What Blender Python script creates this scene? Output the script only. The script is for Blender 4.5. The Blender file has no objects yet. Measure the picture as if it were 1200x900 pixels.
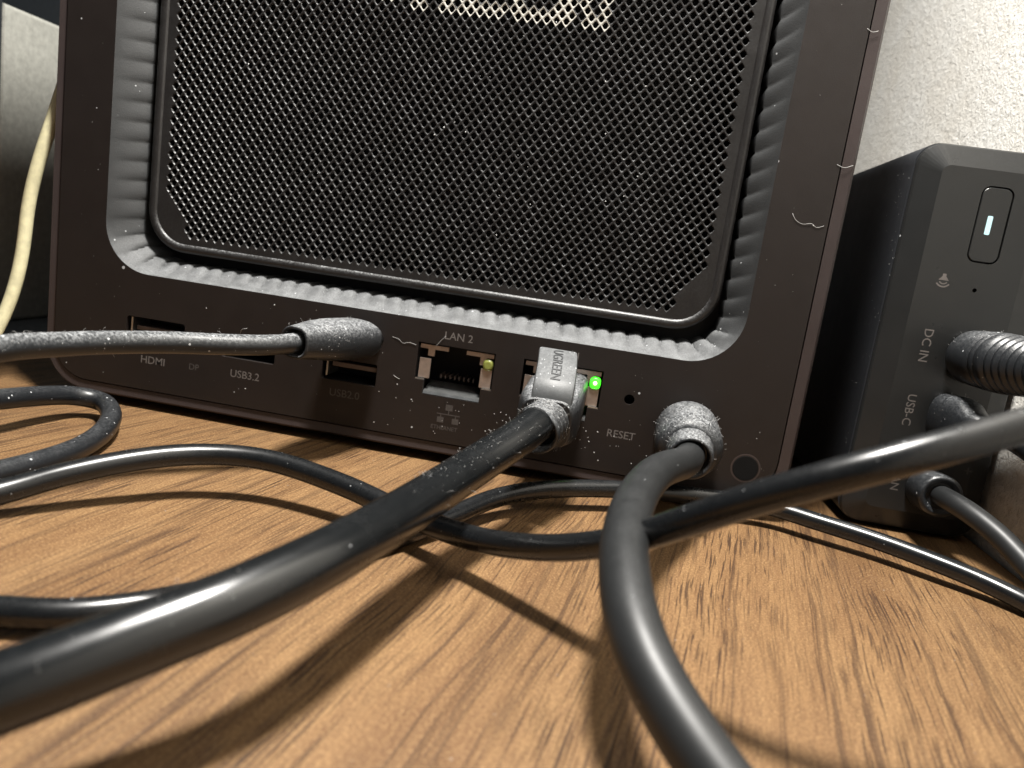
import bpy, bmesh, math, random
from mathutils import Vector, Matrix, noise
from mathutils.geometry import tessellate_polygon
random.seed(7)
S = 0.001                      # everything below is written in millimetres
scene = bpy.context.scene
C = scene.collection

# ------------------------------------------------------------------ camera
cam_d = bpy.data.cameras.new('camera'); cam = bpy.data.objects.new('camera', cam_d); C.objects.link(cam)
cam_d.sensor_width = 36.0; cam_d.lens = 27.03
cam_d.clip_start = 0.004; cam_d.clip_end = 20
pitch, roll, yaw = -0.173845, 0.145368, -0.11796
fw = Vector((math.sin(yaw)*math.cos(pitch), math.cos(yaw)*math.cos(pitch), math.sin(pitch)))
rt = Vector((math.cos(yaw), -math.sin(yaw), 0)); up = rt.cross(fw)
r2 = rt*math.cos(roll) + up*math.sin(roll); u2 = -rt*math.sin(roll) + up*math.cos(roll)
M = Matrix((r2, u2, -fw)).transposed().to_4x4()
M.translation = Vector((121.38, -154.68, 46.84))*S
cam.matrix_world = M
cam_d.dof.use_dof = True; cam_d.dof.focus_distance = 0.142; cam_d.dof.aperture_fstop = 27
scene.camera = cam
# ------------------------------------------------------------------ world: a dim room
world = bpy.data.worlds.new('World'); scene.world = world; world.use_nodes = True
bg = world.node_tree.nodes['Background']
bg.inputs[0].default_value = (0.80, 0.90, 1.0, 1); bg.inputs[1].default_value = 0.055
# ------------------------------------------------------------------ the desk lamp overhead
ld = bpy.data.lights.new('desk_lamp_light', 'AREA'); ld.shape = 'DISK'; ld.size = 0.046
ld.energy = 2.15; ld.color = (1.0, 0.965, 0.91)
lamp = bpy.data.objects.new('desk_lamp_light', ld); C.objects.link(lamp)
lamp.location = (0.108, -0.062, 0.305); lamp.rotation_euler = (math.radians(6), 0, 0)
scene.view_settings.view_transform = 'Standard'; scene.view_settings.look = 'None'
scene.view_settings.gamma = 1.0; scene.view_settings.exposure = 0.28
scene.view_settings.use_curve_mapping = False

# ------------------------------------------------------------------ materials
def new_mat(name):
    m = bpy.data.materials.new(name); m.use_nodes = True
    nt = m.node_tree; b = nt.nodes['Principled BSDF']
    return m, nt, b
def N(nt, t, **kw):
    n = nt.nodes.new(t)
    for k, v in kw.items(): setattr(n, k, v)
    return n
def coords(nt, scale=(1,1,1), rot=(0,0,0), kind='Object'):
    tc = N(nt, 'ShaderNodeTexCoord'); mp = N(nt, 'ShaderNodeMapping')
    mp.inputs['Scale'].default_value = scale; mp.inputs['Rotation'].default_value = rot
    nt.links.new(tc.outputs[kind], mp.inputs[0]); return mp.outputs[0]
def noise_n(nt, vec, scale, detail=3, rough=.5, dist=0):
    n = N(nt, 'ShaderNodeTexNoise'); n.inputs['Scale'].default_value = scale
    n.inputs['Detail'].default_value = detail; n.inputs['Roughness'].default_value = rough
    n.inputs['Distortion'].default_value = dist
    nt.links.new(vec, n.inputs['Vector']); return n.outputs['Fac']
def ramp(nt, fac, stops, interp='LINEAR'):
    r = N(nt, 'ShaderNodeValToRGB'); r.color_ramp.interpolation = interp
    el = r.color_ramp.elements
    while len(el) < len(stops): el.new(0.5)
    for e, (p, c) in zip(el, stops):
        e.position = p; e.color = c if len(c) == 4 else (*c, 1)
    nt.links.new(fac, r.inputs[0]); return r.outputs[0]
def g(v): return (v, v, v, 1)
def mathn(nt, op, a, b=None, c=None):
    n = N(nt, 'ShaderNodeMath', operation=op)
    for i, x in enumerate((a, b, c)):
        if x is None: continue
        if isinstance(x, (int, float)): n.inputs[i].default_value = x
        else: nt.links.new(x, n.inputs[i])
    return n.outputs[0]
def mixc(nt, fac, a, b):
    n = N(nt, 'ShaderNodeMix', data_type='RGBA')
    if isinstance(fac, (int, float)): n.inputs[0].default_value = fac
    else: nt.links.new(fac, n.inputs[0])
    for i, x in ((6, a), (7, b)):
        if isinstance(x, tuple): n.inputs[i].default_value = x if len(x) == 4 else (*x, 1)
        else: nt.links.new(x, n.inputs[i])
    return n.outputs[2]
def bump(nt, b, h, strength, dist):
    n = N(nt, 'ShaderNodeBump'); n.inputs['Strength'].default_value = strength
    n.inputs['Distance'].default_value = dist
    nt.links.new(h, n.inputs['Height']); nt.links.new(n.outputs[0], b.inputs['Normal'])
def dusty(name, col, rough, film=0.0, specks=0.0, grain=2.5, spec=.5, metallic=0, bumpy=0.0, bscale=6000, cell=1700, lo=.44, hi=.60, fs=2300):
    """plastic with settled dust: a thin film where the surface faces up and single specks; on the grille the film paints glints"""
    m, nt, b = new_mat(name)
    v = coords(nt)
    geo = N(nt, 'ShaderNodeNewGeometry'); sep = N(nt, 'ShaderNodeSeparateXYZ')
    nt.links.new(geo.outputs['Normal'], sep.inputs[0])
    upf = mathn(nt, 'MAXIMUM', mathn(nt, 'MULTIPLY_ADD', sep.outputs[2], .75, .25), 0.0)
    n1 = noise_n(nt, v, fs, 5, .8)
    n2 = noise_n(nt, v, 260, 3, .6)
    filmf = mathn(nt, 'MULTIPLY', ramp(nt, n1, [(lo, g(.06)), (hi, g(1))]), ramp(nt, n2, [(.3, g(.45)), (.7, g(1))]))
    filmf = mathn(nt, 'MULTIPLY', mathn(nt, 'MULTIPLY', filmf, mathn(nt, 'POWER', upf, 2.4)), film)
    vo = N(nt, 'ShaderNodeTexVoronoi'); vo.inputs['Scale'].default_value = cell
    nt.links.new(v, vo.inputs['Vector'])
    sc = N(nt, 'ShaderNodeSeparateColor'); nt.links.new(vo.outputs['Color'], sc.inputs[0])
    size = mathn(nt, 'MULTIPLY', mathn(nt, 'POWER', sc.outputs[0], 3.0), .34)
    dot = mathn(nt, 'LESS_THAN', vo.outputs['Distance'], size)
    pick = mathn(nt, 'LESS_THAN', sc.outputs[1], mathn(nt, 'MULTIPLY', mathn(nt, 'MULTIPLY_ADD', upf, .75, .25), specks))
    sp = mathn(nt, 'MULTIPLY', mathn(nt, 'MULTIPLY', dot, pick), .8)
    fac = mathn(nt, 'MINIMUM', mathn(nt, 'ADD', filmf, sp), 1.0)
    n3 = noise_n(nt, v, 90, 3, .6)
    base = mixc(nt, ramp(nt, n3, [(.3, g(0)), (.75, g(.5))]), (*col, 1), tuple(c*1.45 for c in col))
    nt.links.new(mixc(nt, fac, base, (.50, .515, .53, 1)), b.inputs['Base Color'])
    rr = mathn(nt, 'MULTIPLY_ADD', ramp(nt, n2, [(.25, g(0)), (.8, g(1))]), .08, rough-.03)
    nt.links.new(mathn(nt, 'MINIMUM', mathn(nt, 'ADD', rr, mathn(nt, 'MULTIPLY', fac, .5)), .95), b.inputs['Roughness'])
    b.inputs['Specular IOR Level'].default_value = spec; b.inputs['Metallic'].default_value = metallic
    if bumpy:
        h = mathn(nt, 'ADD', noise_n(nt, v, bscale, 2, .5), mathn(nt, 'MULTIPLY', fac, 1.2))
        bump(nt, b, h, bumpy, .00008)
    return m
def plain(name, col, rough=.5, metallic=0, spec=.5, emit=None, estr=0):
    m, nt, b = new_mat(name)
    v = coords(nt); n = noise_n(nt, v, 500, 3, .6)
    nt.links.new(mixc(nt, ramp(nt, n, [(.3, g(0)), (.7, g(1))]), tuple(c*.82 for c in col), tuple(min(1, c*1.12) for c in col)), b.inputs['Base Color'])
    b.inputs['Roughness'].default_value = rough; b.inputs['Metallic'].default_value = metallic
    b.inputs['Specular IOR Level'].default_value = spec
    if emit:
        b.inputs['Emission Color'].default_value = (*emit, 1); b.inputs['Emission Strength'].default_value = estr
    return m

def wood_mat():
    m, nt, b = new_mat('oak_laminate')
    rot = (0, 0, math.radians(9))
    v = coords(nt, (1, 1, 1), rot)
    # long waves in the grain
    def st(sx, sy):
        mp = N(nt, 'ShaderNodeMapping'); mp.inputs['Scale'].default_value = (sx, sy, 1)
        warp = N(nt, 'ShaderNodeMix', data_type='VECTOR')
        nz = N(nt, 'ShaderNodeTexNoise'); nz.inputs['Scale'].default_value = 14; nz.inputs['Detail'].default_value = 2
        nt.links.new(v, nz.inputs['Vector'])
        sub = N(nt, 'ShaderNodeVectorMath', operation='MULTIPLY_ADD')
        nt.links.new(nz.outputs['Color'], sub.inputs[0]); sub.inputs[1].default_value = (.006, .0, 0)
        nt.links.new(v, sub.inputs[2]); nt.links.new(sub.outputs[0], mp.inputs[0])
        return mp.outputs[0]
    broad = noise_n(nt, st(60, 7), 1.0, 3, .55, .4)
    mid = noise_n(nt, st(480, 14), 1.0, 4, .6, .1)
    fine = noise_n(nt, st(2400, 160), 1.0, 3, .65)
    speck = noise_n(nt, v, 3000, 3, .7)
    c = ramp(nt, broad, [(.28, (.138, .070, .027)), (.45, (.215, .119, .050)), (.58, (.248, .143, .062)), (.76, (.168, .089, .037))])
    c = mixc(nt, ramp(nt, mid, [(.42, g(.0)), (.64, g(.55))]), c, (.125, .060, .024, 1))
    c = mixc(nt, ramp(nt, fine, [(.32, g(.55)), (.58, g(0))]), c, (.095, .044, .018, 1))
    c = mixc(nt, ramp(nt, speck, [(.52, g(0)), (.70, g(.75))]), c, (.44, .285, .135, 1))
    c = mixc(nt, ramp(nt, speck, [(.33, g(.7)), (.48, g(0))]), c, (.085, .040, .016, 1))
    # pores: thin dark dashes along the grain, thick in some bands
    pore = noise_n(nt, st(2900, 70), 1.0, 2.5, .6)
    band = noise_n(nt, st(75, 9), 1.0, 2, .5)
    pf = mathn(nt, 'MULTIPLY', ramp(nt, pore, [(.55, g(0)), (.60, g(1))]), ramp(nt, band, [(.36, g(.15)), (.58, g(1))]))
    # a few longer dark veins
    vein = noise_n(nt, st(420, 6.5), 1.0, 4, .62)
    vf = mathn(nt, 'MULTIPLY', ramp(nt, vein, [(.55, g(0)), (.575, g(1)), (.60, g(1)), (.625, g(.15))]), ramp(nt, mid, [(.35, g(.35)), (.6, g(1))]))
    pf = mathn(nt, 'MAXIMUM', mathn(nt, 'MULTIPLY', pf, .82), mathn(nt, 'MULTIPLY', vf, .62))
    c = mixc(nt, pf, c, (.026, .011, .006, 1))
    nt.links.new(c, b.inputs['Base Color'])
    nt.links.new(ramp(nt, speck, [(.3, g(.62)), (.7, g(.44))]), b.inputs['Roughness'])
    b.inputs['Specular IOR Level'].default_value = .45
    h = mathn(nt, 'SUBTRACT', mathn(nt, 'ADD', mathn(nt, 'MULTIPLY', speck, .8), mathn(nt, 'MULTIPLY', fine, .4)), mathn(nt, 'MULTIPLY', pf, .9))
    bump(nt, b, h, .55, .00012)
    return m
def wall_mat():
    m, nt, b = new_mat('plaster_wallpaper')
    v = coords(nt)
    a = noise_n(nt, v, 620, 4, .65, .6); d = noise_n(nt, v, 30, 3, .6); f = noise_n(nt, v, 1700, 3, .6)
    c = ramp(nt, a, [(.24, (.42, .40, .36)), (.38, (.68, .665, .62)), (.58, (.80, .79, .75)), (.75, (.84, .835, .80))])
    c = mixc(nt, ramp(nt, d, [(.4, g(0)), (.7, g(.35))]), c, (.62, .56, .46, 1))
    nt.links.new(c, b.inputs['Base Color']); b.inputs['Roughness'].default_value = .8
    bump(nt, b, mathn(nt, 'ADD', a, mathn(nt, 'MULTIPLY', f, .35)), 1.0, .0005)
    return m

WOOD = wood_mat(); WALL = wall_mat()
FACE = dusty('dark_anodised_face', (.0128, .0094, .0082), .46, spec=.36, film=.05, specks=.012, bumpy=.25, bscale=9000, cell=900)
SHELL = dusty('dark_brown_shell', (.036, .027, .026), .38, film=.06, specks=.03, bumpy=.3, bscale=7000, cell=1200)
RIB = dusty('dusty_ribbed_rubber', (.031, .0322, .033), .55, film=.56, specks=.10, lo=.26, hi=.70, fs=3200, bumpy=.7, bscale=4200, cell=1500)
PANEL = dusty('dark_grille_metal', (.0105, .0093, .0088), .34, film=.75, specks=.006, bumpy=.12, bscale=9000, cell=900)  # film on up-facing hole edges paints the glints of overhead light
PRINT = plain('white_logo_paint', (.36, .345, .31), .5)
CAVITY = plain('black_cavity', (.006, .006, .007), .6)
LABELM = plain('grey_print', (.125, .112, .105), .6)
LABELD = plain('faint_grey_print', (.055, .049, .046), .6)
SHIELD = plain('nickel_shield', (.55, .47, .42), .38, metallic=.85)
LIP = plain('bright_steel', (.62, .64, .64), .28, metallic=.95)
LEDOFF = plain('unlit_green_led', (.23, .25, .06), .3)
LEDON = plain('lit_green_led', (.05, .6, .05), .3, emit=(.06, 1.0, .02), estr=1.5)
LEDCORE = plain('led_core', (.5, .9, .3), .3, emit=(.55, 1.0, .28), estr=3.0)
LEDGLOW = plain('led_glow_on_clip', (.45, .8, .05), .25, emit=(.45, 1.0, .02), estr=.9)  # emission imitating led light spilled on the clip
TONGUE = plain('brown_tongue', (.10, .075, .065), .45)
RUBBER = plain('black_rubber', (.006, .006, .006), .8, spec=.15)
CORD = dusty('black_pvc_cord', (.0042, .0048, .0055), .27, film=.03, specks=.10, spec=.6, cell=2600)
CORDNET = dusty('glossy_black_network_cord', (.0032, .0040, .0046), .25, film=.016, specks=.012, spec=.75, cell=3000)
CORDUSB = dusty('dusty_black_cord', (.011, .0125, .014), .34, film=.85, specks=.45, cell=1300)
CORDLOOP = dusty('matte_black_cord', (.008, .0092, .011), .34, film=.15, specks=.25, cell=1300)
CORDDC = dusty('matte_charcoal_cord', (.0115, .0124, .013), .44, film=.03, specks=.03, cell=2200)
PLUGD = dusty('dust_coated_plug', (.014, .0155, .0175), .30, film=1.0, specks=.5, bumpy=.6, bscale=4500, cell=2200)
TABM = dusty('pale_grey_tab', (.055, .058, .06), .46, film=.42, specks=.3, lo=.3, hi=.7, bumpy=.3, bscale=4500, cell=2200)
PLUGL = dusty('lightly_dusted_plug', (.010, .0115, .0135), .34, film=.42, specks=.35, bumpy=.3, bscale=3500, cell=1300)
DOCK = dusty('satin_black_dock', (.0145, .015, .015), .30, spec=.42, film=.05, specks=.010, cell=700)
DOCKS = dusty('satin_black_dock_body', (.022, .024, .028), .42, film=.10, specks=.05, cell=1000)
DOCKLED = plain('white_led_bar', (.4, .5, .5), .3, emit=(.38, .80, .88), estr=.62)
IVORY = plain('ivory_cord', (.66, .62, .40), .35)
CREAM = plain('pale_plastic', (.50, .50, .45), .42)
NAVY = plain('dark_slate_plastic', (.03, .035, .04), .45)
FELT = plain('grey_felt', (.20, .20, .20), .95)
LETTER = plain('dark_lettering', (.03, .032, .034), .6)
LINT = plain('pale_lint', (.5, .5, .49), .9)

# ------------------------------------------------------------------ mesh helpers
class MB:
    def __init__(s): s.v = []; s.f = []; s.m = []; s.sm = []
    def add(s, vs, fs, mi=0, smooth=False):
        o = len(s.v); s.v += [tuple(x) for x in vs]
        for f in fs: s.f.append([i+o for i in f]); s.m.append(mi); s.sm.append(smooth)
        return s
    def box(s, x0, x1, y0, y1, z0, z1, mi=0):
        vs = [(x, y, z) for x in (x0, x1) for y in (y0, y1) for z in (z0, z1)]
        return s.add(vs, [(0,1,3,2), (4,6,7,5), (0,4,5,1), (2,3,7,6), (0,2,6,4), (1,5,7,3)], mi)
    def loft(s, loops, cap0=True, cap1=True, smooth=True, closed=True, mi=0):
        n = len(loops[0]); vs = [p for l in loops for p in l]; fs = []
        for i in range(len(loops)-1):
            for j in range(n if closed else n-1):
                k = (j+1) % n; fs.append((i*n+j, i*n+k, (i+1)*n+k, (i+1)*n+j))
        s.add(vs, fs, mi, smooth)
        if cap0: s.add(loops[0], [list(range(n))[::-1]], mi)
        if cap1: s.add(loops[-1], [list(range(n))], mi)
        return s
    def build(s, name, mats, parent=None, bevel=0, origin=None, segs=2, autosmooth=None):
        me = bpy.data.meshes.new(name); o0 = Vector(origin) if origin else Vector((0,0,0))
        me.from_pydata([tuple((Vector(v)-o0)*S) for v in s.v], [], s.f)
        mats = mats if isinstance(mats, (list, tuple)) else [mats]
        for m in mats: me.materials.append(m)
        me.polygons.foreach_set('material_index', s.m); me.polygons.foreach_set('use_smooth', s.sm)
        bm = bmesh.new(); bm.from_mesh(me); bmesh.ops.remove_doubles(bm, verts=bm.verts, dist=1e-7)
        bmesh.ops.recalc_face_normals(bm, faces=bm.faces); bm.to_mesh(me); bm.free()
        me.update()
        if autosmooth is not None: me.set_sharp_from_angle(angle=math.radians(autosmooth))
        ob = bpy.data.objects.new(name, me); C.objects.link(ob)
        if bevel:
            bv = ob.modifiers.new('bevel', 'BEVEL'); bv.width = bevel*S; bv.segments = segs; bv.limit_method = 'ANGLE'
        if parent:
            ob.parent = parent
            po = Vector(parent.get('_o', (0,0,0)))
        else: po = Vector((0,0,0))
        ob.location = (o0-po)*S
        return ob
def empty(name, loc, label, cat, group=None):
    o = bpy.data.objects.new(name, None); C.objects.link(o); o.location = Vector(loc)*S
    o.empty_display_size = .01; o['_o'] = tuple(loc)
    tag(o, label, cat, group); return o
def tag(o, label, cat=None, group=None, kind=None):
    o['label'] = label
    if cat: o['category'] = cat
    if group: o['group'] = group
    if kind: o['kind'] = kind
    return o
def rrect(x0, x1, z0, z1, r, n=8):
    """rounded rectangle in x,z, counter-clockwise, r a number or (bl, br, tr, tl)"""
    rs = r if isinstance(r, tuple) else (r,)*4; out = []
    for (cx, cz, a0, rr) in ((x0, z0, 180, rs[0]), (x1, z0, 270, rs[1]), (x1, z1, 0, rs[2]), (x0, z1, 90, rs[3])):
        px = cx + (rr if cx == x0 else -rr); pz = cz + (rr if cz == z0 else -rr)
        for i in range(n+1):
            a = math.radians(a0 + 90*i/n); out.append((px+rr*math.cos(a), pz+rr*math.sin(a)))
    return out
def at_y(loop, y): return [(x, y, z) for x, z in loop]
def flat_with_holes(mb, outer, holes, y, mi=0):
    polys = [[Vector((x, z, 0)) for x, z in l] for l in [outer]+holes]
    tris = tessellate_polygon(polys); vs = [(p.x, y, p.y) for l in polys for p in l]
    mb.add(vs, [t for t in tris], mi)
def catmull(pts, step=1.0):
    P = [Vector(p) for p in pts]; P = [2*P[0]-P[1]] + P + [2*P[-1]-P[-2]]; out = []
    for i in range(1, len(P)-2):
        p0, p1, p2, p3 = P[i-1:i+3]
        # centripetal
        t0 = 0; t1 = t0+max((p1-p0).length, 1e-4)**.5; t2 = t1+max((p2-p1).length, 1e-4)**.5; t3 = t2+max((p3-p2).length, 1e-4)**.5
        n = max(2, int((p2-p1).length/step))
        for k in range(n):
            t = t1+(t2-t1)*k/n
            a1 = (t1-t)/(t1-t0)*p0+(t-t0)/(t1-t0)*p1; a2 = (t2-t)/(t2-t1)*p1+(t-t1)/(t2-t1)*p2; a3 = (t3-t)/(t3-t2)*p2+(t-t2)/(t3-t2)*p3
            b1 = (t2-t)/(t2-t0)*a1+(t-t0)/(t2-t0)*a2; b2 = (t3-t)/(t3-t1)*a2+(t-t1)/(t3-t1)*a3
            out.append((t2-t)/(t2-t1)*b1+(t-t1)/(t2-t1)*b2)
    out.append(P[-2]); return out
def smooth_path(p, it=6):
    for _ in range(it):
        p = [p[0]]+[(p[i-1]+2*p[i]+p[i+1])/4 for i in range(1, len(p)-1)]+[p[-1]]
    return p
def tube(mb, path, rad, seg=20, mi=0, cap=True):
    path = [Vector(p) for p in path]; n = len(path)
    T = [(path[min(i+1, n-1)]-path[max(i-1, 0)]).normalized() for i in range(n)]
    u = T[0].cross(Vector((0, 0, 1)))
    if u.length < .1: u = T[0].cross(Vector((1, 0, 0)))
    u.normalize(); loops = []
    for i in range(n):
        u = (u - T[i]*u.dot(T[i])).normalized(); w = T[i].cross(u)
        r = rad(i/(n-1)) if callable(rad) else rad
        loops.append([path[i]+u*r*math.cos(2*math.pi*k/seg)+w*r*math.sin(2*math.pi*k/seg) for k in range(seg)])
    mb.loft(loops, cap, cap, True, True, mi); return loops
def frame_of(axis, upv=Vector((0, 0, 1))):
    a = Vector(axis).normalized(); r = a.cross(upv).normalized(); return a, r, r.cross(a)
def lathe(mb, base, axis, prof, seg=32, mi=0, upv=Vector((0,0,1)), sx=1, sz=1, power=2.0, cap0=True, cap1=True):
    """prof: list of (distance along axis, radius) ; superellipse section scaled sx, sz"""
    a, r, w = frame_of(axis, upv); loops = []; base = Vector(base)
    for it in prof:
        d, R = it[0], it[1]; kx = it[2] if len(it) > 2 else sx; kz = it[3] if len(it) > 3 else sz
        L = []
        for k in range(seg):
            t = 2*math.pi*k/seg; c, s_ = math.cos(t), math.sin(t)
            e = 2/power
            L.append(base+a*d+r*R*kx*math.copysign(abs(c)**e, c)+w*R*kz*math.copysign(abs(s_)**e, s_))
        loops.append(L)
    mb.loft(loops, cap0, cap1, True, True, mi)
def text_mesh(name, txt, size, mat, parent, mtx, align='LEFT', extrude=0.02, xs=1.0, bold=0.0):
    cu = bpy.data.curves.new(name, 'FONT'); cu.body = txt; cu.size = size; cu.align_x = align; cu.align_y = 'BOTTOM_BASELINE'
    cu.extrude = extrude; cu.offset = bold; cu.resolution_u = 3
    to = bpy.data.objects.new(name, cu); C.objects.link(to)
    dg = bpy.context.evaluated_depsgraph_get()
    me = bpy.data.meshes.new_from_object(to.evaluated_get(dg)); C.objects.unlink(to); bpy.data.objects.remove(to)
    po = Vector(parent.get('_o', (0,0,0))) if parent else Vector((0,0,0))
    sc = Matrix.Diagonal((xs, 1, 1, 1))
    me.transform(Matrix.Scale(S, 4) @ Matrix.Translation(-po) @ mtx @ sc); me.materials.clear(); me.materials.append(mat)
    me.name = name; ob = bpy.data.objects.new(name, me); C.objects.link(ob); ob.parent = parent; return ob
def face_text(x, y, z, rot=0):      # text lying on a face that looks toward -y
    return Matrix.Translation((x, y, z)) @ Matrix.Rotation(math.radians(90), 4, 'X') @ Matrix.Rotation(math.radians(rot), 4, 'Z')

# ------------------------------------------------------------------ setting
mb = MB(); mb.box(-420, 203.4, -420, 520, -22, 0)
tag(mb.build('table', WOOD), 'oak-grain laminate table top under the tangle of cables', kind='structure')
mb = MB(); mb.box(204, 224, -420, 520, -22, 420)
tag(mb.build('wall', WALL), 'rough grey beige plaster wall at the table edge', kind='structure')

# ------------------------------------------------------------------ mini computer
MC = empty('mini_computer', (79, 70, 0), 'large black computer case with perforated grille, ribbed surround and port row', 'computer')
X0, X1, Z0, Z1 = 0.0, 158.0, 4.6, 161.0
DEPTH = 150
# --- shell: lip round the face and the walls behind it
sh = MB()
o_out = rrect(X0-2.4, X1+2.8, Z0-2.6, Z1+2.6, 10.2, 10); o_lip = rrect(X0-1.9, X1+2.3, Z0-2.1, Z1+2.1, 9.8, 10)
o_in = rrect(X0-.32, X1+.32, Z0-.32, Z1+.32, 8.3, 10)
sh.loft([at_y(o_in, 2.5), at_y(o_in, .35), at_y(o_lip, .15), at_y(o_out, .75), at_y(o_out, DEPTH)], False, True, False)
sh.build('shell', SHELL, MC, origin=(79, 70, 0))
# --- face plate with its openings
VX0, VX1, VZ0, VZ1 = 11.0, 146.8, 29.9, 142.0       # outer edge of the ribbed surround
lan_x = (82.5, 104.8)
def lan_outline(x): return [(x, 17.2), (x+2.0, 17.2), (x+2.0, 14.3), (x+14.2, 14.3), (x+14.2, 17.2), (x+16.4, 17.2), (x+16.4, 25.1), (x, 25.1)]
def circ(cx, cz, r, n=20): return [(cx+r*math.cos(2*math.pi*k/n), cz+r*math.sin(2*math.pi*k/n)) for k in range(n)]
hdmi = [(18.2, 14.4), (29.5, 14.4), (30.7, 16.0), (30.7, 20.0), (30.3, 20.5), (17.5, 20.5), (17.1, 20.0), (17.1, 16.0)]
usb3 = rrect(39.6, 51.6, 15.0, 20.0, .35, 2); usb2 = rrect(62.3, 74.3, 14.0, 18.7, .35, 2)
usbc = rrect(65.4, 75.0, 22.6, 25.6, 1.45, 5); resetc = circ(127.1, 20.3, 1.05); dcj = circ(139.3, 16.2, 4.0)
# each opening is a loop of its own; the surround's outer loop is the big one
holes = [rrect(VX0, VX1, VZ0, VZ1, 10.5, 12), hdmi, usb3, usb2, usbc, resetc, dcj, lan_outline(lan_x[0]), lan_outline(lan_x[1])]
fp = MB(); flat_with_holes(fp, rrect(X0, X1, Z0, Z1, 8.0, 10), holes, 0.0)
for h in holes[1:]: fp.loft([at_y(h, 0), at_y(h, 1.0)], False, False, False)
fp.loft([at_y(rrect(X0, X1, Z0, Z1, 8.0, 10), 0), at_y(rrect(X0, X1, Z0, Z1, 8.0, 10), 2.4)], False, False, False)
fp.build('face_plate', FACE, MC, origin=(79, 70, 0))
# --- ribbed surround: a ring that slopes from the face down to the grille
outer = (VX0, VX1, VZ0, VZ1, 10.5); inner = (14.7, 143.2, 32.7, 138.6, 7.2)
def ring_samples(par, n_side, n_cor):
    x0, x1, z0, z1, r = par; pts = []
    def line(a, b, n): return [(a[0]+(b[0]-a[0])*i/n, a[1]+(b[1]-a[1])*i/n) for i in range(n)]
    def arc(cx, cz, a0, n): return [(cx+r*math.cos(math.radians(a0+90*i/n)), cz+r*math.sin(math.radians(a0+90*i/n))) for i in range(n)]
    pts += line((x0+r, z0), (x1-r, z0), n_side[0]) + arc(x1-r, z0+r, 270, n_cor) + line((x1, z0+r), (x1, z1-r), n_side[1]) + arc(x1-r, z1-r, 0, n_cor)
    pts += line((x1-r, z1), (x0+r, z1), n_side[0]) + arc(x0+r, z1-r, 90, n_cor) + line((x0, z1-r), (x0, z0+r), n_side[1]) + arc(x0+r, z0+r, 180, n_cor)
    return pts
SPR = 12                                     # samples per rib
nb, nv, nc = 33*SPR, 22*SPR, 4*SPR
ro, ri = ring_samples(outer, (nb, nv), nc), ring_samples(inner, (nb, nv), nc)
NT = len(ro); AC = 9; loops = []
for j in range(AC+1):
    t = j/AC; L = []
    for i in range(NT):
        wz = abs(ri[i][1]-ro[i][1])/max(1e-6, math.hypot(ri[i][0]-ro[i][0], ri[i][1]-ro[i][1]))
        ph = ((i/SPR) + 0.35*t) % 1.0
        saw = math.sin(math.pi*ph**1.5)**.8     # slow rise, quick fall: a crease between ribs
        off = ((saw-.55)*(.34+.5*wz) - ((.07+.22*wz) if ph < .07 else 0))*min(1, t*1.3)
        a, b = Vector((ro[i][0], 0, ro[i][1])), Vector((ri[i][0], 0, ri[i][1]))
        dirv = (b-a); L0 = dirv.length; dirv.normalize()
        tt = t + .0
        p = a + (b-a)*(t**1.15) ; p.y = 7.6*t**.9
        p += (dirv*.9+Vector((0, -.42, 0)))*off*.62
        L.append(tuple(p))
    loops.append(L)
rg = MB(); rg.loft(loops, False, False, True)
deep = [(x, 15.0, z) for x, y, z in loops[-1]]
rg.loft([loops[-1], deep], False, False, True)
o = rg.build('ribbed_surround', RIB, MC, origin=(79, 70, 0), autosmooth=28)
tag(o, 'grey dusty ribbed slope round the grille')
# --- grille panel with real holes
PY = 7.0; HX, HZ = 1.95, 1.2
gx0, gz0 = 20.55, 39.3; ncol = 61; nrow = 79
gx1 = gx0+(ncol-1)*HX; gz1 = gz0+(nrow-1)*HZ
def inside(x, z):
    if x < gx0-.1 or x > gx1+.1: return False
    dx = min(x-gx0, gx1-x); dz = min(z-gz0, gz1-z)
    return dx*1.55+dz > 8.6
cells = [(gx0+i*HX+(HX/2 if j % 2 else 0), gz0+j*HZ) for j in range(nrow) for i in range(ncol)]
cells = [c for c in cells if inside(*c)]
def grid_key(c): return (round(c[0]*200), round(c[1]*200))
for _ in range(12):             # no tile may touch the rest by a point only
    have = {grid_key(c): c for c in cells}; add_ = {}
    for (cx, cz) in cells:
        for vx, vz in ((cx+HX/2, cz), (cx-HX/2, cz), (cx, cz+HZ), (cx, cz-HZ)):
            four = [(vx+HX/2, vz), (vx-HX/2, vz), (vx, vz+HZ), (vx, vz-HZ)]
            pres = [any((k[0]+a, k[1]+b) in have for a in (-1, 0, 1) for b in (-1, 0, 1)) for k in map(grid_key, four)]
            if sum(pres) == 2 and pres[0] == pres[1]:
                for p_, c_ in zip(pres, four):
                    if not p_: add_[grid_key(c_)] = c_
    if not add_: break
    cells += list(add_.values())
strokes = [(62.3, 67.0, 92.2, 94.6), (70.4, 73.2, 92.0, 104), (77.0, 79.9, 91.8, 104), (81.0, 84.0, 91.9, 104), (83.0, 89.9, 91.9, 93.7),
           (90.8, 93.5, 91.7, 104), (92.6, 99.9, 91.7, 93.6), (100.2, 103.5, 91.5, 104), (104.6, 107.2, 93.6, 104), (106.2, 110.9, 91.4, 94.0), (108.4, 110.9, 93, 104)]
gp = MB(); edges = {}; key = lambda p: (round((p[0]-gx0)/(HX/4)), round((p[1]-gz0)/(HZ/2))); pos = {}
AX, MD, TH = .585, .76, .9
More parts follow.
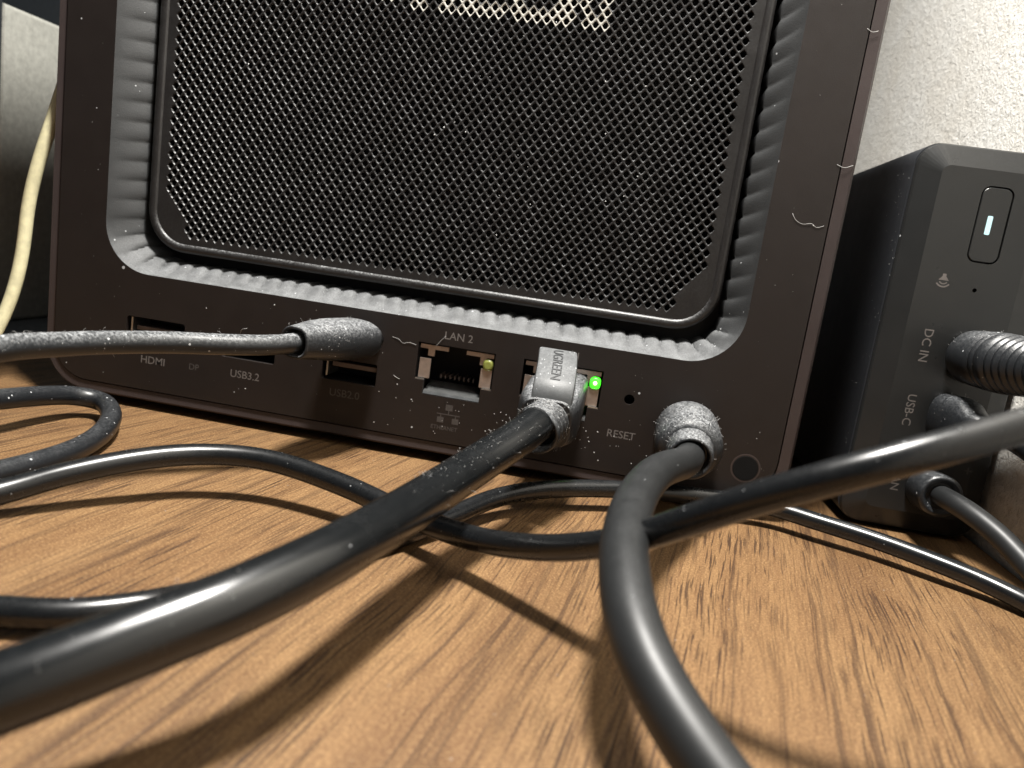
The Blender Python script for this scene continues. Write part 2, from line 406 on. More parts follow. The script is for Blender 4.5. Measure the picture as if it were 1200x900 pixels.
for cx, cz in cells:
    cor = [(HX/2, 0), (0, HZ), (-HX/2, 0), (0, -HZ)]; ring = []; hole = []
    for k in range(4):
        a, b = cor[k], cor[(k+1) % 4]; m_ = ((a[0]+b[0])/2, (a[1]+b[1])/2)
        ring += [(cx+a[0], cz+a[1]), (cx+m_[0], cz+m_[1])]
        hole += [(cx+a[0]*AX, cz+a[1]*AX), (cx+m_[0]*MD, cz+m_[1]*MD)]
    white = any(x0 <= cx <= x1 and z0 <= cz <= z1 for x0, x1, z0, z1 in strokes)
    hole2 = [(x+(u-x)*.5, z+(w-z)*.5) for (x, z), (u, w) in zip(hole, ring)]
    vs = [(x, PY, z) for x, z in ring]+[(x, PY+.01, z) for x, z in hole2]+[(x, PY+.24, z) for x, z in hole]+[(x, PY+TH, z) for x, z in hole]
    q8 = [(k, (k+1) % 8, 8+(k+1) % 8, 8+k) for k in range(8)]
    gp.add(vs[:24], q8+[tuple(i+8 for i in q_) for q_ in q8], 1 if white else 0)
    gp.add(vs[16:], q8, 0)
    for k in range(8):
        a, b = ring[k], ring[(k+1) % 8]; ka, kb = key(a), key(b); pos[ka] = a; pos[kb] = b
        e = (min(ka, kb), max(ka, kb)); edges[e] = edges.get(e, 0)+1
nbr = {}
for (a, b), n in edges.items():
    if n == 1: nbr.setdefault(a, []).append(b); nbr.setdefault(b, []).append(a)
start = min(nbr); loop = [start]; prev = None; cur = start
while True:
    nx = [k for k in nbr[cur] if k != prev]
    nxt = nx[0]; prev, cur = cur, nxt
    if cur == start or len(loop) > 5000: break
    loop.append(cur)
print('grille boundary', len(loop), 'cells', len(cells), 'odd', sum(len(v) != 2 for v in nbr.values()))
PX0, PX1, PZ0, PZ1 = 16.2, 141.9, 35.2, 136.6
flat_with_holes(gp, rrect(PX0+1.9, PX1-1.9, PZ0+1.9, PZ1-1.9, 7.1, 10), [[pos[k] for k in loop]], PY)
prof = []
for k in range(13):              # a half-round bead runs along the edge of the panel
    a = math.radians(180-180*k/12); d = .95*(1-math.cos(a)); prof.append(at_y(rrect(PX0+d, PX1-d, PZ0+d, PZ1-d, 9.0-d, 10), PY-.6*math.sin(a)))
prof.append(at_y(rrect(PX0, PX1, PZ0, PZ1, 9.0, 10), 15.0))
gp.loft(prof, False, False, True)
o = gp.build('grille_panel', [PANEL, PRINT], MC, origin=(79, 70, 0)); tag(o, 'perforated black grille panel with a white printed logo')
mb = MB(); flat_with_holes(mb, rrect(12, 146, 31, 141, 6, 6), [rrect(17.5, 140.5, 36.6, 135.3, 7, 6)], 15.0)
mb.box(14, 144, 27, 28, 33, 139)
mb.build('inner_chassis', CAVITY, MC, origin=(79, 70, 0))
# --- ports
def port_box(name, x0, x1, z0, z1, d=9, y0=1.0):
    m = MB(); L = [(x0, z0), (x1, z0), (x1, z1), (x0, z1)]
    m.loft([at_y(L, y0), at_y(L, y0+d)], False, True, False)
    return m.build(name, CAVITY, MC, origin=(79, 70, 0))
def child(m, name, mat, par, bevel=0): 
    par['_o'] = (79, 70, 0); return m.build(name, mat, par, origin=(79, 70, 0), bevel=bevel)
def slot(name, x0, x1, z0, z1, tz, tt):
    p = port_box(name, x0-.05, x1+.05, z0-.05, z1+.05)
    m = MB(); m.box(x0+1.9, x1-.3, .9, 7.5, tz, tz+tt); child(m, 'tongue', TONGUE, p, .1)
    m = MB(); m.box(x0+.75, x0+1.1, .55, 7, z0+.7, z1-.3); child(m, 'shield', LIP, p)
    return p
slot('hdmi_port', 17.1, 30.7, 14.4, 20.5, 17.6, .9)
slot('usb_port', 39.6, 51.6, 15.0, 20.0, 17.7, 1.1)
slot('usb_port', 62.3, 74.3, 14.0, 18.7, 16.9, 1.0)
port_box('usb_c_port', 65.3, 75.1, 22.5, 25.7, 6)
m = MB(); lathe(m, (127.1, 1, 20.3), (0, 1, 0), [(0, 1.05), (5, 1.05)], 20, cap0=False); m.build('reset_hole', CAVITY, MC, origin=(79, 70, 0))
m = MB(); lathe(m, (139.3, 1, 16.2), (0, 1, 0), [(0, 4.0), (8, 4.0)], 20, cap0=False); m.build('power_jack', CAVITY, MC, origin=(79, 70, 0))
def lan_port(x, lit):
    p = port_box('lan_port', x-.05, x+16.45, 14.25, 25.15, 11); top = 25.1
    def tabp(u0, u1, v0, v1, y=.7, mat=SHIELD, nm='shield_tab'):
        m = MB(); m.box(x+u0, x+u1, y, y+.35, top-v1, top-v0); return child(m, nm, mat, p, .06)
    tabp(.5, 2.9, 3.3, 7.5); tabp(13.6, 16.0, 3.6, 7.6)
    m = MB(); m.box(x+.4, x+6.4, .7, 1.1, top-1.25, top-.4); m.box(x+2.1, x+3.5, .71, 1.1, top-2.7, top-1.25); child(m, 'shield_tab', SHIELD, p)
    m = MB(); m.box(x+10.2, x+16.0, .7, 1.1, top-1.25, top-.4); m.box(x+13.2, x+14.6, .71, 1.1, top-2.9, top-1.25); child(m, 'shield_tab', SHIELD, p)
    m = MB(); m.add([(x+2.1, .15, 14.45), (x+14.1, .15, 14.45), (x+14.1, .35, 15.0), (x+2.1, .35, 15.0), (x+2.3, 5.5, 16.6), (x+13.9, 5.5, 16.6), (x+13.9, 5.5, 14.4), (x+2.1, 5.5, 14.4)],
          [(0,1,2,3), (3,2,5,4), (0,3,4,7), (1,6,5,2)]); child(m, 'lower_lip', LIP, p)
    m = MB(); m.box(x+.1, x+2.0, .2, .6, 17.25, 17.5); child(m, 'shield_edge', LIP, p)
    m = MB(); m.box(x+14.3, x+16.3, .2, .6, 17.25, 17.5); child(m, 'shield_edge', LIP, p)
    for k in range(8):
        m = MB(); m.box(x+4.3+k*1.02, x+4.6+k*1.02, 5, 9, 17.4, 18.2); child(m, 'contact', TONGUE, p)
    m = MB(); lathe(m, (x+15.0, .95, top-2.7), (0, -1, 0), [(0, 1.12), (.5, 1.05), (.75, .6)], 16, sz=1.15, power=3); child(m, 'status_led', LEDON if lit else LEDOFF, p)
    if lit:
        m = MB(); lathe(m, (x+15.0, .3, top-2.7), (0, -1, 0), [(0, .5), (.12, .42), (.2, .15)], 12); child(m, 'led_core', LEDCORE, p)
        m = MB(); m.add([(x+12.2, .3, top-4.6), (x+12.6, .3, top-4.8), (x+13.4, .3, top-2.7), (x+13.1, .3, top-2.5), (x+12.2, .7, top-4.6), (x+12.6, .7, top-4.8), (x+13.4, .7, top-2.7), (x+13.1, .7, top-2.5)],
              [(0,1,2,3), (4,7,6,5), (0,4,5,1), (1,5,6,2), (2,6,7,3), (3,7,4,0)]); child(m, 'clip_glow', LEDGLOW, p)  # added glowing strip, stands for the led's green glow on the clip
lan_port(lan_x[0], False); lan_port(lan_x[1], True)
m = MB(); lathe(m, (152.1, .8, 10.4), (0, -1, 0), [(0, 2.55), (.75, 2.55), (.86, 2.45)], 32); m.build('screw_cover', RUBBER, MC, origin=(79, 70, 0))
m = MB()
rr_ = [[(152.1+r*math.cos(2*math.pi*k/40), y, 10.4+r*math.sin(2*math.pi*k/40)) for k in range(40)] for r, y in ((2.62, -.01), (2.85, -.03), (2.95, -.005))]
m.loft(rr_, False, False, True); m.build('cover_rim', SHELL, MC, origin=(79, 70, 0))
for x, y in ((14, 14), (144, 14), (14, 136), (144, 136)):
    m = MB(); lathe(m, (x, y, 0), (0, 0, 1), [(0, 5.6), (.4, 6), (2.1, 6)], 24, upv=Vector((0, 1, 0))); m.build('rubber_foot', RUBBER, MC, origin=(79, 70, 0))
# --- print on the face
def lab(txt, x, z, size, mat=LABELM, xs=1.0): text_mesh('port_label', txt, size, mat, MC, face_text(x, -.012, z), extrude=.006, xs=xs, bold=.012)
lab('HDMI', 20.8, 10.6, 2.35); lab('DP', 32.2, 10.9, 1.9, LABELD); lab('USB3.2', 41.8, 10.9, 2.3); lab('USB2.0', 64.4, 10.6, 2.3, LABELD)
lab('LAN 2', 87.7, 26.5, 2.25); lab('LAN 1', 110, 26.5, 2.25); lab('RESET', 123.7, 12.1, 2.2); lab('ETHERNET', 87.2, 7.4, 1.2, LABELD); lab('ETHERNET', 109.5, 7.4, 1.2, LABELD)
for cx in (90.7, 113.0):
    m = MB()
    for (a, b, c, d) in ((-.75, .75, 11.6, 12.9), (-2.3, -.9, 8.9, 10.1), (.9, 2.3, 8.9, 10.1), (-2.5, 2.5, 10.65, 10.85), (-.1, .1, 10.85, 11.6), (-1.7, -1.5, 10.1, 10.65), (1.5, 1.7, 10.1, 10.65)):
        m.box(cx+a, cx+b, -.02, -.005, c, d)
    m.build('network_icon', LABELD, MC, origin=(79, 70, 0))

# ------------------------------------------------------------------ network cable
def cable_thing(name, label, cat, base, group=None): return empty(name, base, label, cat, group)
NC = cable_thing('network_cable', 'thick glossy black network cable in the port with the green light', 'cable', (98, -70, 0))
lanp = [(111.6, -29.0, 18.6), (109.3, -35, 17.0), (105.0, -45.5, 14.6), (101.2, -60, 13.3), (98.6, -75, 13.4), (96.2, -87, 13.7), (92.6, -95.5, 13.0), (87.8, -102.0, 11.7), (82.0, -108.6, 9.9), (72, -117, 7), (58, -127, 4.2), (40, -136, 3.1), (10, -146, 3.05)]
m = MB(); lanpath = smooth_path(catmull(lanp, .8), 10); tube(m, lanpath, 3.05, 28); m.build('cord', CORDNET, NC, origin=(98, -70, 0))
# plug: housing, boot rings, latch tab
m = MB()
ax = Vector((-.02, -1, -.12)); base = Vector((113.0, -.4, 20.4))
lathe(m, base, ax, [(-6, 5.5, 1, .62), (6.5, 5.5, 1, .62), (7.0, 5.6, 1, .70), (8.0, 5.75, 1, .80), (17.5, 5.75, 1, .84), (20.0, 5.5, 1, .86), (22.2, 4.7, 1, .93), (23.0, 4.2, 1, 1)], 36, power=4.2)
plug = m.build('plug', PLUGD, NC, origin=(98, -70, 0)); plug['_o'] = (98, -70, 0)
m = MB(); ax2 = Vector((-.16, -1, -.16)); b2 = base+ax.normalized()*22.2
lathe(m, b2, ax2, [(0, 4.3), (.7, 4.4), (1.0, 4.35), (1.15, 3.8), (1.6, 3.8), (1.75, 4.25), (2.5, 4.2), (2.65, 3.65), (3.1, 3.65), (3.25, 4.1), (4.0, 4.05), (4.15, 3.6), (4.5, 3.6), (4.65, 3.95), (5.7, 3.85), (6.0, 3.5), (5.2, 3.2), (4.0, 3.1)], 36, cap0=False, cap1=False)
m.build('strain_relief', PLUGD, plug, origin=(98, -70, 0))
# tab: an arched strip, wide 8 mm, from the housing's front edge up and back over the latch
tabc = [(113.0, -22.6, 20.6), (113.0, -22.2, 22.8), (113.0, -21.2, 24.3), (112.9, -19.4, 25.5), (112.7, -16.5, 27.0), (112.4, -13.5, 28.2), (112.1, -10.8, 28.7), (112.0, -9.4, 28.2), (112.0, -8.6, 26.9)]
tp = catmull(tabc, .5); L = []
for i, p in enumerate(tp):
    a = (tp[min(i+1, len(tp)-1)]-tp[max(i-1, 0)]).normalized(); rgt = Vector((1, 0, 0)); rgt = (rgt-a*rgt.dot(a)).normalized(); nrm = rgt.cross(a)
    if nrm.z < 0: nrm = -nrm
    w = 3.55; th = .7
    L.append([p+rgt*x+nrm*z for x, z in ((-w, -th), (w, -th), (w+.12, 0), (w-.05, th*.75), (w-.4, th), (-w+.4, th), (-w+.05, th*.75), (-w-.12, 0))])
m = MB(); m.loft(L, True, True, True); m.build('latch_tab', TABM, plug, origin=(98, -70, 0), autosmooth=40)
lt = text_mesh('lettering', 'UGREEN', 2.6, LETTER, plug, Matrix.Identity(4), extrude=.05, bold=.02)
tl = [0.0]
for i in range(1, len(tp)): tl.append(tl[-1]+(tp[i]-tp[i-1]).length)
umax = max((v.co.x for v in lt.data.vertices)); po_ = Vector((98, -70, 0))
for v in lt.data.vertices:
    u = v.co.x/S+98; vv = v.co.y/S-70; ww = v.co.z/S
    d_ = tl[-1]-4.2-u*1.0                      # read from the back end toward the cord
    i = max(1, min(len(tp)-2, next((k for k in range(len(tl)) if tl[k] >= d_), 1)))
    f_ = (d_-tl[i-1])/(tl[i]-tl[i-1]); c_ = tp[i-1].lerp(tp[i], f_); a = (tp[i+1]-tp[i-1]).normalized(); n_ = Vector((1, 0, 0)).cross(a)
    if n_.z < 0: n_ = -n_
    v.co = (c_+Vector((1, 0, 0))*(vv-.85)+n_*(.75+ww)-po_)*S
# ------------------------------------------------------------------ power cable of the computer
PC = cable_thing('power_cable', 'matte charcoal power cable with round dusty plug beside the RESET hole', 'cable', (128, -60, 0))
m = MB(); axp = Vector((-.03, -1, -.07)); pb = Vector((139.4, -.15, 15.9))
lathe(m, pb, axp, [(0, 6.0), (.3, 6.3), (9.5, 6.35), (11.2, 6.2), (12.4, 5.7), (13.2, 4.9), (13.5, 4.2)], 40)
m.build('plug', PLUGD, PC, origin=(128, -60, 0))
m = MB(); lathe(m, pb+axp.normalized()*13.2, axp, [(0, 4.6), (.4, 4.3), (3.6, 4.15), (4.6, 4.0), (5.0, 3.6), (4.6, 3.2), (2.5, 3.0)], 36, cap0=False)
m.build('collar', PLUGD, PC, origin=(128, -60, 0))
dcp = [(139.0, -15, 14.9), (138.6, -19.0, 14.7), (136.9, -24.8, 15.2), (132.4, -36.5, 16.5), (128.9, -51, 17.0), (127.1, -63.5, 16.8), (126.6, -73.6, 15.8), (127.2, -81.4, 14.3), (128.5, -87.0, 12.6), (130.6, -91.0, 10.7), (132.8, -93.8, 9.3), (135.1, -96.5, 8.0), (139.5, -101, 5.6), (148, -109, 3.2), (165, -121, 2.75)]
m = MB(); tube(m, smooth_path(catmull(dcp, .8), 40), 2.75, 28); m.build('cord', CORDDC, PC, origin=(128, -60, 0))

# ------------------------------------------------------------------ usb-c cable going left
UC = cable_thing('usb_cable', 'dust-coated black cable in the socket above USB2.0, stretching over HDMI', 'cable', (60, -30, 0))
m = MB(); pb = Vector((70.3, -.2, 24.1)); axu = Vector((-.24, -1, .01))
lathe(m, pb, axu, [(-3, 4.4, 1, .3), (1.0, 4.4, 1, .3), (1.01, 5.6, 1, .62), (2.2, 5.9, 1, .66), (10, 5.8, 1, .68), (15, 5.1, 1, .72), (19, 4.0, 1, .82), (22.2, 3.1, 1, .98), (22.8, 2.9, 1, 1), (22.6, 2.45, 1, 1), (20, 2.2, 1, 1)], 36, power=2.7, cap1=True)
m.build('plug', PLUGD, UC, origin=(60, -30, 0))
up_ = [(65.6, -19, 24.3), (64.9, -22.6, 24.2), (62.6, -26.4, 23.9), (56.7, -32.5, 23.7), (50.9, -38.3, 23.7), (45.9, -46.1, 23.7), (43.3, -55.5, 23.9), (42.6, -64.7, 24.2), (40.5, -76, 22.5), (35, -92, 16), (26, -108, 8), (12, -122, 2.6), (-15, -138, 1.85)]
m = MB(); tube(m, smooth_path(catmull(up_, .8), 8), 1.82, 22); m.build('cord', CORDUSB, UC, origin=(60, -30, 0))

# ------------------------------------------------------------------ loose cables on the table
def loose(name, label, pts, rad, mat, seg=22, sm=10):
    m = MB(); tube(m, smooth_path(catmull(pts, .8), sm), rad, seg)
    b = (sum(p[0] for p in pts)/len(pts), sum(p[1] for p in pts)/len(pts), 0)
    return tag(m.build(name, mat, origin=b), label, 'cable')
loose('arched_cable', 'slim black cable arching off the table, under the network cable, then rising toward the wall',
      [(8, -112, 1.8), (24, -92, 1.8), (35, -74, 2.2), (42.1, -61.9, 3.6), (46.0, -56.7, 5.1), (52.9, -48.7, 6.7), (59.2, -42.7, 7.2), (69.0, -39.0, 7.2), (84.2, -41.0, 5.9), (95.3, -45.9, 5.1), (107.7, -53.1, 6.2), (118.0, -60.4, 9.8), (126.8, -67.1, 15.1), (132.6, -72.0, 20.2), (139.4, -76.6, 26.0), (146.4, -78.6, 30.4), (153.8, -78.0, 33.9), (162.0, -75.4, 37.1), (171.4, -71.2, 40.2), (184.8, -63.8, 44.2), (196, -58, 50)], 1.78, CORD)
loose('flat_cable', 'black cable lying on the table, running behind the power cable to the wall corner',
      [(28, -86, 1.75), (44, -88.5, 1.75), (54.0, -89, 1.8), (63.7, -87.4, 2.2), (69.8, -85.3, 2.2), (74.3, -81.8, 2.2), (78.5, -77.0, 2.2), (81.9, -71.5, 2.1), (88.0, -59.5, 1.9), (94.4, -48.0, 1.8), (100.7, -36.3, 2.6), (106.1, -26.0, 3.5), (114.2, -17.2, 4.0), (126.9, -9.8, 4.2), (140.5, -5.0, 4.2), (150.9, -3.0, 4.2), (158.0, -2.6, 4.1), (165.2, -6.0, 4.0), (175.7, -10.7, 3.7), (184.6, -16.9, 3.4), (190.2, -20.6, 2.9), (195.5, -26, 2.2), (199, -34, 1.8), (200.5, -48, 1.75), (201, -70, 1.75)], 1.7, CORD)
loose('looped_cable', 'dusty black cable bent in a hairpin loop by the computer corner',
      [(6, -66, 3.5), (10.5, -48, 6.4), (13.2, -37, 6.8), (14.2, -28.5, 6.3), (14.6, -20, 5.4), (16.2, -13.6, 4.5), (20.0, -11.4, 3.7), (25.3, -15.6, 3.0), (31.3, -26.1, 2.5), (34.2, -36.8, 2.2), (34.2, -45.4, 2.1), (33.0, -53.0, 2.05), (29, -66, 2.0), (18, -84, 2.0), (-4, -100, 2.0)], 1.95, CORDLOOP, sm=6)

# ------------------------------------------------------------------ dock by the wall
DK = empty('docking_station', (188, 50, 0), 'slim upright black box with lit power button standing by the wall', 'docking station')
DX0, DX1, DZ0, DZ1, DY = 174.6, 202.2, .6, 78.9, 9.0
m = MB()
m.loft([at_y(rrect(DX0, DX1, DZ0, DZ1, 4.6, 8), DY+3.2), at_y(rrect(DX0-.0, DX1+.0, DZ0-.0, DZ1+.0, 4.6, 8), 110)], True, True, True)
body = m.build('body', DOCKS, DK, origin=(188, 50, 0), autosmooth=40)
def ins(d, r): return rrect(DX0+d, DX1-d, DZ0+d, DZ1-d, r, 8)
btn_o = rrect(187.0, 193.0, 56.9, 71.6, 1.7, 6)
def sheared(loop): return loop
m = MB()
m.loft([at_y(ins(.9, 3.8), DY+3.19), at_y(ins(.9, 3.8), DY+2.9), at_y(ins(.15, 4.5), DY+2.85), at_y(ins(.15, 4.5), DY+2.3), at_y(ins(.45, 4.2), DY+1.9), at_y(ins(4.4, 1.6), DY)], False, False, False)
mic = circ(190.0, 51.6, .42, 14)
flat_with_holes(m, ins(4.4, 1.6), [btn_o, mic], DY)
m.loft([at_y(btn_o, DY), at_y(btn_o, DY+1.2)], False, False, False); m.loft([at_y(mic, DY), at_y(mic, DY+2)], False, True, False)
m.build('front_panel', DOCK, DK, origin=(188, 50, 0))
m = MB(); bi = rrect(187.28, 192.72, 57.18, 71.32, 1.45, 6)
m.loft([at_y(bi, DY+1.3), at_y(bi, DY+.12), at_y(rrect(187.4, 192.6, 57.3, 71.2, 1.35, 6), DY+.02)], False, True, False)
btn = m.build('power_button', DOCK, DK, origin=(188, 50, 0)); btn['_o'] = (188, 50, 0)
m = MB(); lb = rrect(189.15, 190.1, 62.4, 66.0, .2, 3); m.loft([at_y(lb, DY+.1), at_y(lb, DY-.03)], False, True, False)
m.build('led_bar', DOCKLED, btn, origin=(188, 50, 0))
def dlab(txt, x, z, size): text_mesh('port_label', txt, size, LABELM, DK, face_text(x, DY-.012, z, -90), extrude=.006, bold=.012)
dlab('DC IN', 182.7, 43.0, 2.5); dlab('USB-C', 182.5, 29.5, 2.4); dlab('LAN', 183.2, 13.5, 2.3)
# small signal icon: two arcs and a body
m = MB()
def arcstrip(cx, cz, r0, r1, a0, a1, n=10):
    vs = []
    for i in range(n+1):
        a = math.radians(a0+(a1-a0)*i/n)
        for r in (r0, r1): vs.append((cx+r*math.cos(a), DY-.015, cz+r*math.sin(a)))
    m.add(vs, [(2*i, 2*i+1, 2*i+3, 2*i+2) for i in range(n)])
ix, iz = 183.9, 53.0
m.add([(ix-1.0, DY-.015, iz-.3), (ix+1.0, DY-.015, iz-.3), (ix+.35, DY-.015, iz+.5), (ix+.35, DY-.015, iz+1.0), (ix-.35, DY-.015, iz+1.0), (ix-.35, DY-.015, iz+.5)], [(0, 1, 2, 3, 4, 5)])
arcstrip(ix, iz-.1, .75, 1.0, 215, 325); arcstrip(ix, iz-.1, 1.3, 1.6, 215, 325)
m.build('signal_icon', LABELM, DK, origin=(188, 50, 0))
m = MB()
for a, b in ((0, 0), (.55, .5)): m.box(197.0+a, 197.3+a, DY-.02, DY-.005, 15.0+b, 16.4-b)
m.box(196.5, 198.2, DY-.02, DY-.005, 15.6, 15.8); m.build('port_icon', LABELD, DK, origin=(188, 50, 0))
for y in (24, 96):
    m = MB(); m.box(178, 199, y-5, y+5, 0, .75); m.build('rubber_foot', RUBBER, DK, origin=(188, 50, 0))

# cables plugged into the dock
DC2 = cable_thing('dock_power_cable', 'black power cable with ribbed plug in the DC IN socket', 'cable', (188, -20, 0))
m = MB(); b = Vector((192.2, 8.75, 38.6)); a_ = Vector((.05, -1, .03))
prof = [(0, 4.6), (.5, 5.1), (1.2, 5.35), (9.5, 5.6), (9.7, 5.25), (10.1, 5.25), (10.3, 5.6), (11.4, 5.6), (11.6, 5.25), (12.0, 5.25), (12.2, 5.6), (14.5, 5.5)]
d = 14.5
for k in range(6):
    R = 5.4-.18*k; prof += [(d+.15, R-.75), (d+1.0, R-.75), (d+1.15, R), (d+2.1, R-.05)]; d += 2.1
prof += [(d+.5, 3.6), (d+.6, 2.4)]
lathe(m, b, a_, prof, 40); m.build('plug', PLUGL, DC2, origin=(188, -20, 0))
p_ = [(193.5, -18, 39.4), (194.2, -24, 39.7), (197, -34, 39.2), (199.5, -46, 36), (200, -60, 30), (194, -72, 22), (197, -95, 9), (199, -118, 2.6), (200, -150, 2.4)]  # run bent toward the wall, shaped to shade the lower corner
m = MB(); tube(m, catmull(p_, 1), 2.35, 20); m.build('cord', CORD, DC2, origin=(188, -20, 0))
UC2 = cable_thing('dock_usb_cable', 'black cable with oval dusted plug in the USB-C socket', 'cable', (192, -10, 0))
m = MB(); b = Vector((190.0, 8.8, 25.6)); a_ = Vector((.12, -1, .06))
lathe(m, b, a_, [(0, 4.6, .72, 1), (.6, 5.1, .72, 1), (6, 5.15, .72, 1), (8.5, 4.6, .75, 1), (10.5, 3.4, .88, 1), (11.5, 2.7, 1, 1), (14, 2.4, 1, 1), (14.3, 1.8, 1, 1)], 32, power=2.6)
m.build('plug', PLUGL, UC2, origin=(192, -10, 0))
p_ = [(191.4, -3.5, 26.3), (192.4, -9, 26.6), (194.2, -16, 25.6), (196.5, -25, 22), (199, -38, 15), (200.5, -55, 7), (198, -76, 2.2), (194, -100, 1.8)]
m = MB(); tube(m, catmull(p_, 1), 1.75, 20); m.build('cord', CORD, UC2, origin=(192, -10, 0))
NC2 = cable_thing('dock_network_cable', 'grey-black cable curving down from the lowest socket of the upright box', 'cable', (194, -12, 0))
m = MB(); b = Vector((190.2, 8.8, 10.6)); a_ = Vector((-.06, -1, .1))
lathe(m, b, a_, [(0, 4.0), (.4, 4.3), (7.5, 4.2), (8.4, 3.9), (8.6, 3.3), (7.6, 2.6)], 32, cap1=True); m.build('plug', PLUGL, NC2, origin=(194, -12, 0))
p_ = [(189.9, 2, 11.4), (189.8, -3.4, 11.8), (191.8, -8.4, 11.1), (194.8, -13.5, 9.2), (197.3, -18.8, 6.6), (199.2, -24.5, 4.4), (200.6, -34, 6.2), (200.4, -48, 5.6), (196, -64, 2.6), (188, -86, 2.4)]
m = MB(); tube(m, smooth_path(catmull(p_, .8), 6), 2.0, 22); m.build('cord', CORDDC, NC2, origin=(194, -12, 0))

# ------------------------------------------------------------------ things behind on the left
m = MB(); ff = rrect(-160, -67, 3, 96.5, 6, 6)
BX = empty('pale_box', (-113, 110, 0), 'pale plastic box in the shadow behind the ivory cord', 'box')
m.loft([at_y(rrect(-160, -67, 1.2, 95.2, 1.2, 4), 60.0), at_y(rrect(-160, -67, 1.2, 95.2, 1.2, 4), 165)], True, True, False); m.build('housing', CREAM, BX, origin=(-113, 110, 0))
m = MB(); m.loft([at_y(rrect(-160.3, -67.3, 1.2, 120, 1.2, 4), 50.0), at_y(rrect(-160.3, -67.3, 1.2, 120, 1.2, 4), 59.9)], True, True, False); m.build('front_panel', NAVY, BX, origin=(-113, 110, 0), bevel=.8)
m = MB(); m.box(-170, -36, 44, 190, 0.0, 1.0)
tag(m.build('felt_mat', FELT, bevel=.3), 'grey felt mat under the pale box', 'mat')
m = MB(); m.box(-260, 10, 196, 214, 0, 260)
tag(m.build('dark_board', NAVY, bevel=1.5), 'dark slate board standing upright behind the pale box', 'board')
iv = [(-14, 70, 128), (-10, 34, 100), (-7.4, 14, 80.0), (-5.6, 8, 70.5), (-5.0, 3.6, 60.7), (-7.0, 2.0, 50.3), (-8.7, 1.5, 40.8), (-9.2, 1.0, 31.4), (-9.8, 0.0, 23.8), (-11.6, -2.2, 14.1), (-14.5, -7.0, 4.7), (-24, -14, 1.8), (-50, -26, 1.7)]
m = MB(); tube(m, smooth_path(catmull(iv, 1.0), 8), 1.38, 20); tag(m.build('ivory_cord', IVORY, origin=(-40, 30, 0)), 'ivory white cord hanging beside the black computer case', 'cable')

# ------------------------------------------------------------------ lint and flecks that can be seen singly
lm_ = MB(); rnd = random.Random(3)
def fibre(pts, r=.05): tube(lm_, catmull(pts, .35), r*.55, 5)
fibre([(151.2, -.06, 60.7), (152.0, -.12, 59.6), (153.4, -.1, 59.0), (155, -.14, 59.3), (156.0, -.1, 58.7), (157.3, -.08, 59.2)], .06)
fibre([(76.8, -.08, 25.2), (78.3, -.12, 24.9), (79.2, -.1, 24.2), (80.4, -.14, 24.6), (82.1, -.1, 24.3)], .055)
fibre([(86.2, -.1, 24.6), (87.0, -.2, 25.8), (88.0, -.15, 27.1)], .05)
fibre([(78.0, -.08, 17.2), (78.8, -.1, 16.8), (79.4, -.08, 16.6)], .07)
fibre([(157.6, -.1, 94.5), (158.6, -.1, 94.0), (159.6, -.1, 94.3)], .07); fibre([(157.3, -.1, 70.5), (158.7, -.1, 70.1), (160.2, -.05, 70.7)], .07)
fibre([(43.5, -.2, 20.6), (44.0, -.6, 21.6), (45.2, -.5, 22.0)], .05)
def fleck(p, n, s):
    n = Vector(n).normalized(); t = n.orthogonal().normalized(); b = n.cross(t); a = rnd.random()*6.28; k = rnd.randint(4, 6)
    L = []
    for i in range(k):
        q = a+6.28*i/k; r = s*rnd.uniform(.45, 1.1); L.append(Vector(p)+t*r*math.cos(q)*rnd.uniform(.6, 1.3)+b*r*math.sin(q)+n*.02)
    lm_.add(L+[Vector(p)+n*s*.5], [(i, (i+1) % k, k) for i in range(k)])
for _ in range(300):
    x, z = rnd.uniform(2, 156), rnd.uniform(6, 100)
    if 10 < x < 148 and z > 29: 
        if not (x < 11 or x > 147.5): continue
    if any(abs(x-cx) < hw and abs(z-cz) < hh for cx, cz, hw, hh in ((90.7, 20, 9, 6.5), (113, 20, 9, 6.5), (68.3, 16.4, 7, 4), (24, 17.5, 8, 4), (45.6, 17.5, 7, 4), (139, 16, 7, 7))): continue
    fleck((x, -.005, z), (0, -1, 0), rnd.choice((.05, .06, .08, .10, .17))*rnd.uniform(.6, 1.1))
for _ in range(60): 
    x = rnd.uniform(75, 135); fleck((x, -.005, rnd.uniform(6, 13.5)), (0, -1, 0), rnd.uniform(.08, .2))
for _ in range(45):
    x, z = rnd.uniform(24, 134), rnd.uniform(42, 100); fleck((x, 6.98, z), (0, -1, .3), rnd.uniform(.08, .22))
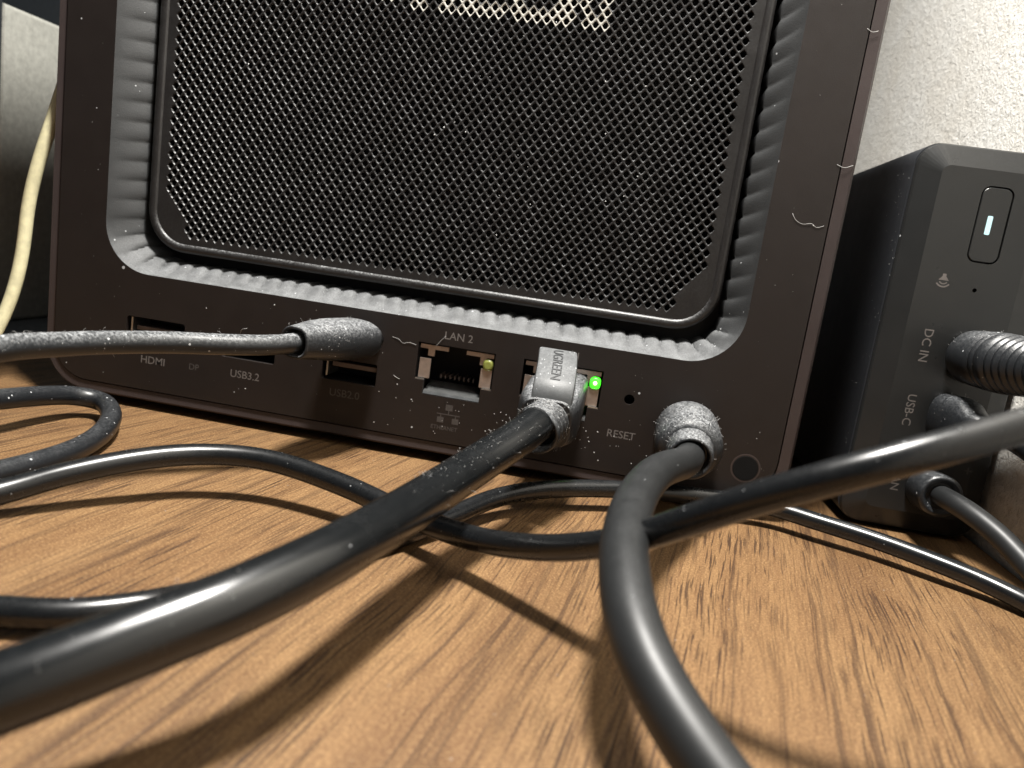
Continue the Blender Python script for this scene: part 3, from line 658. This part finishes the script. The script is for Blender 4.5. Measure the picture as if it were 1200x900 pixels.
def on_tube(path, r, n, i0, i1, smin, smax, spread=1.0, hair=.15):
    for _ in range(n):
        i = rnd.randint(int(i0*(len(path)-2))+1, int(i1*(len(path)-2))); p = path[i]; t = (path[i+1]-path[i-1]).normalized()
        sd = t.cross(Vector((0, 0, 1))).normalized(); a = rnd.gauss(0, spread); nn = Vector((0, 0, 1))*math.cos(a)+sd*math.sin(a); nn = (nn-t*nn.dot(t)).normalized()
        q = p+nn*(r+.0)
        if rnd.random() < hair:
            e = q+nn*rnd.uniform(.2, .7)+t*rnd.uniform(-.6, .6)+sd*rnd.uniform(-.5, .5); fibre([q, (q+e)/2+Vector((rnd.uniform(-.2, .2), rnd.uniform(-.2, .2), .15)), e], .03)
        else: fleck(q, nn, rnd.uniform(smin, smax))
upath = smooth_path(catmull(up_, .8), 8); on_tube(upath, 1.82, 420, .0, .6, .035, .10, 1.1, .12)
on_tube(lanpath, 3.05, 190, .02, .2, .03, .085, 1.0, .2); on_tube(lanpath, 3.05, 40, .22, .55, .03, .06, 1.0, .1)
def on_plug(base, axis, d0, d1, rx, rz, n):
    a, r, w = frame_of(axis)
    for _ in range(n):
        d = rnd.uniform(d0, d1); t = rnd.gauss(math.pi/2, .9); nn = (r*math.cos(t)/rx+w*math.sin(t)/rz).normalized(); q = Vector(base)+a*d+r*rx*math.cos(t)+w*rz*math.sin(t)
        if rnd.random() < .16:
            e = q+nn*rnd.uniform(.2, .8)+a*rnd.uniform(-.5, .5); fibre([q, (q+e)/2+r*rnd.uniform(-.2, .2), e], .03)
        else: fleck(q, nn, rnd.uniform(.05, .13))
on_plug((70.3, -.2, 24.1), (-.24, -1, .01), 2, 20, 5.4, 3.7, 260)
on_plug((139.4, -.15, 15.9), (-.03, -1, -.07), .5, 13, 6.35, 6.35, 260); on_plug((139.4, -.15, 15.9), (-.03, -1, -.07), 13.6, 17.5, 4.2, 4.2, 90)
on_plug((192.2, 8.75, 38.6), (.05, -1, .03), 1, 14, 5.5, 5.5, 60); on_plug((190.0, 8.8, 25.6), (.12, -1, .06), .6, 9, 3.7, 5.1, 90)
on_plug(b2, ax2, .2, 5.5, 4.4, 4.4, 160)
for _ in range(130): fleck((rnd.uniform(40, 195), rnd.uniform(-95, -5), .004), (0, 0, 1), rnd.uniform(.04, .11))
for _ in range(70): fleck((174.6-.01, rnd.uniform(11, 22), rnd.uniform(4, 74)), (-1, 0, 0), rnd.uniform(.06, .16))
tag(lm_.build('lint', LINT), 'pale specks and curly fibres of dust on the case and cables', kind='stuff')
for o in list(bpy.data.objects):
    if '_o' in o.keys(): del o['_o']
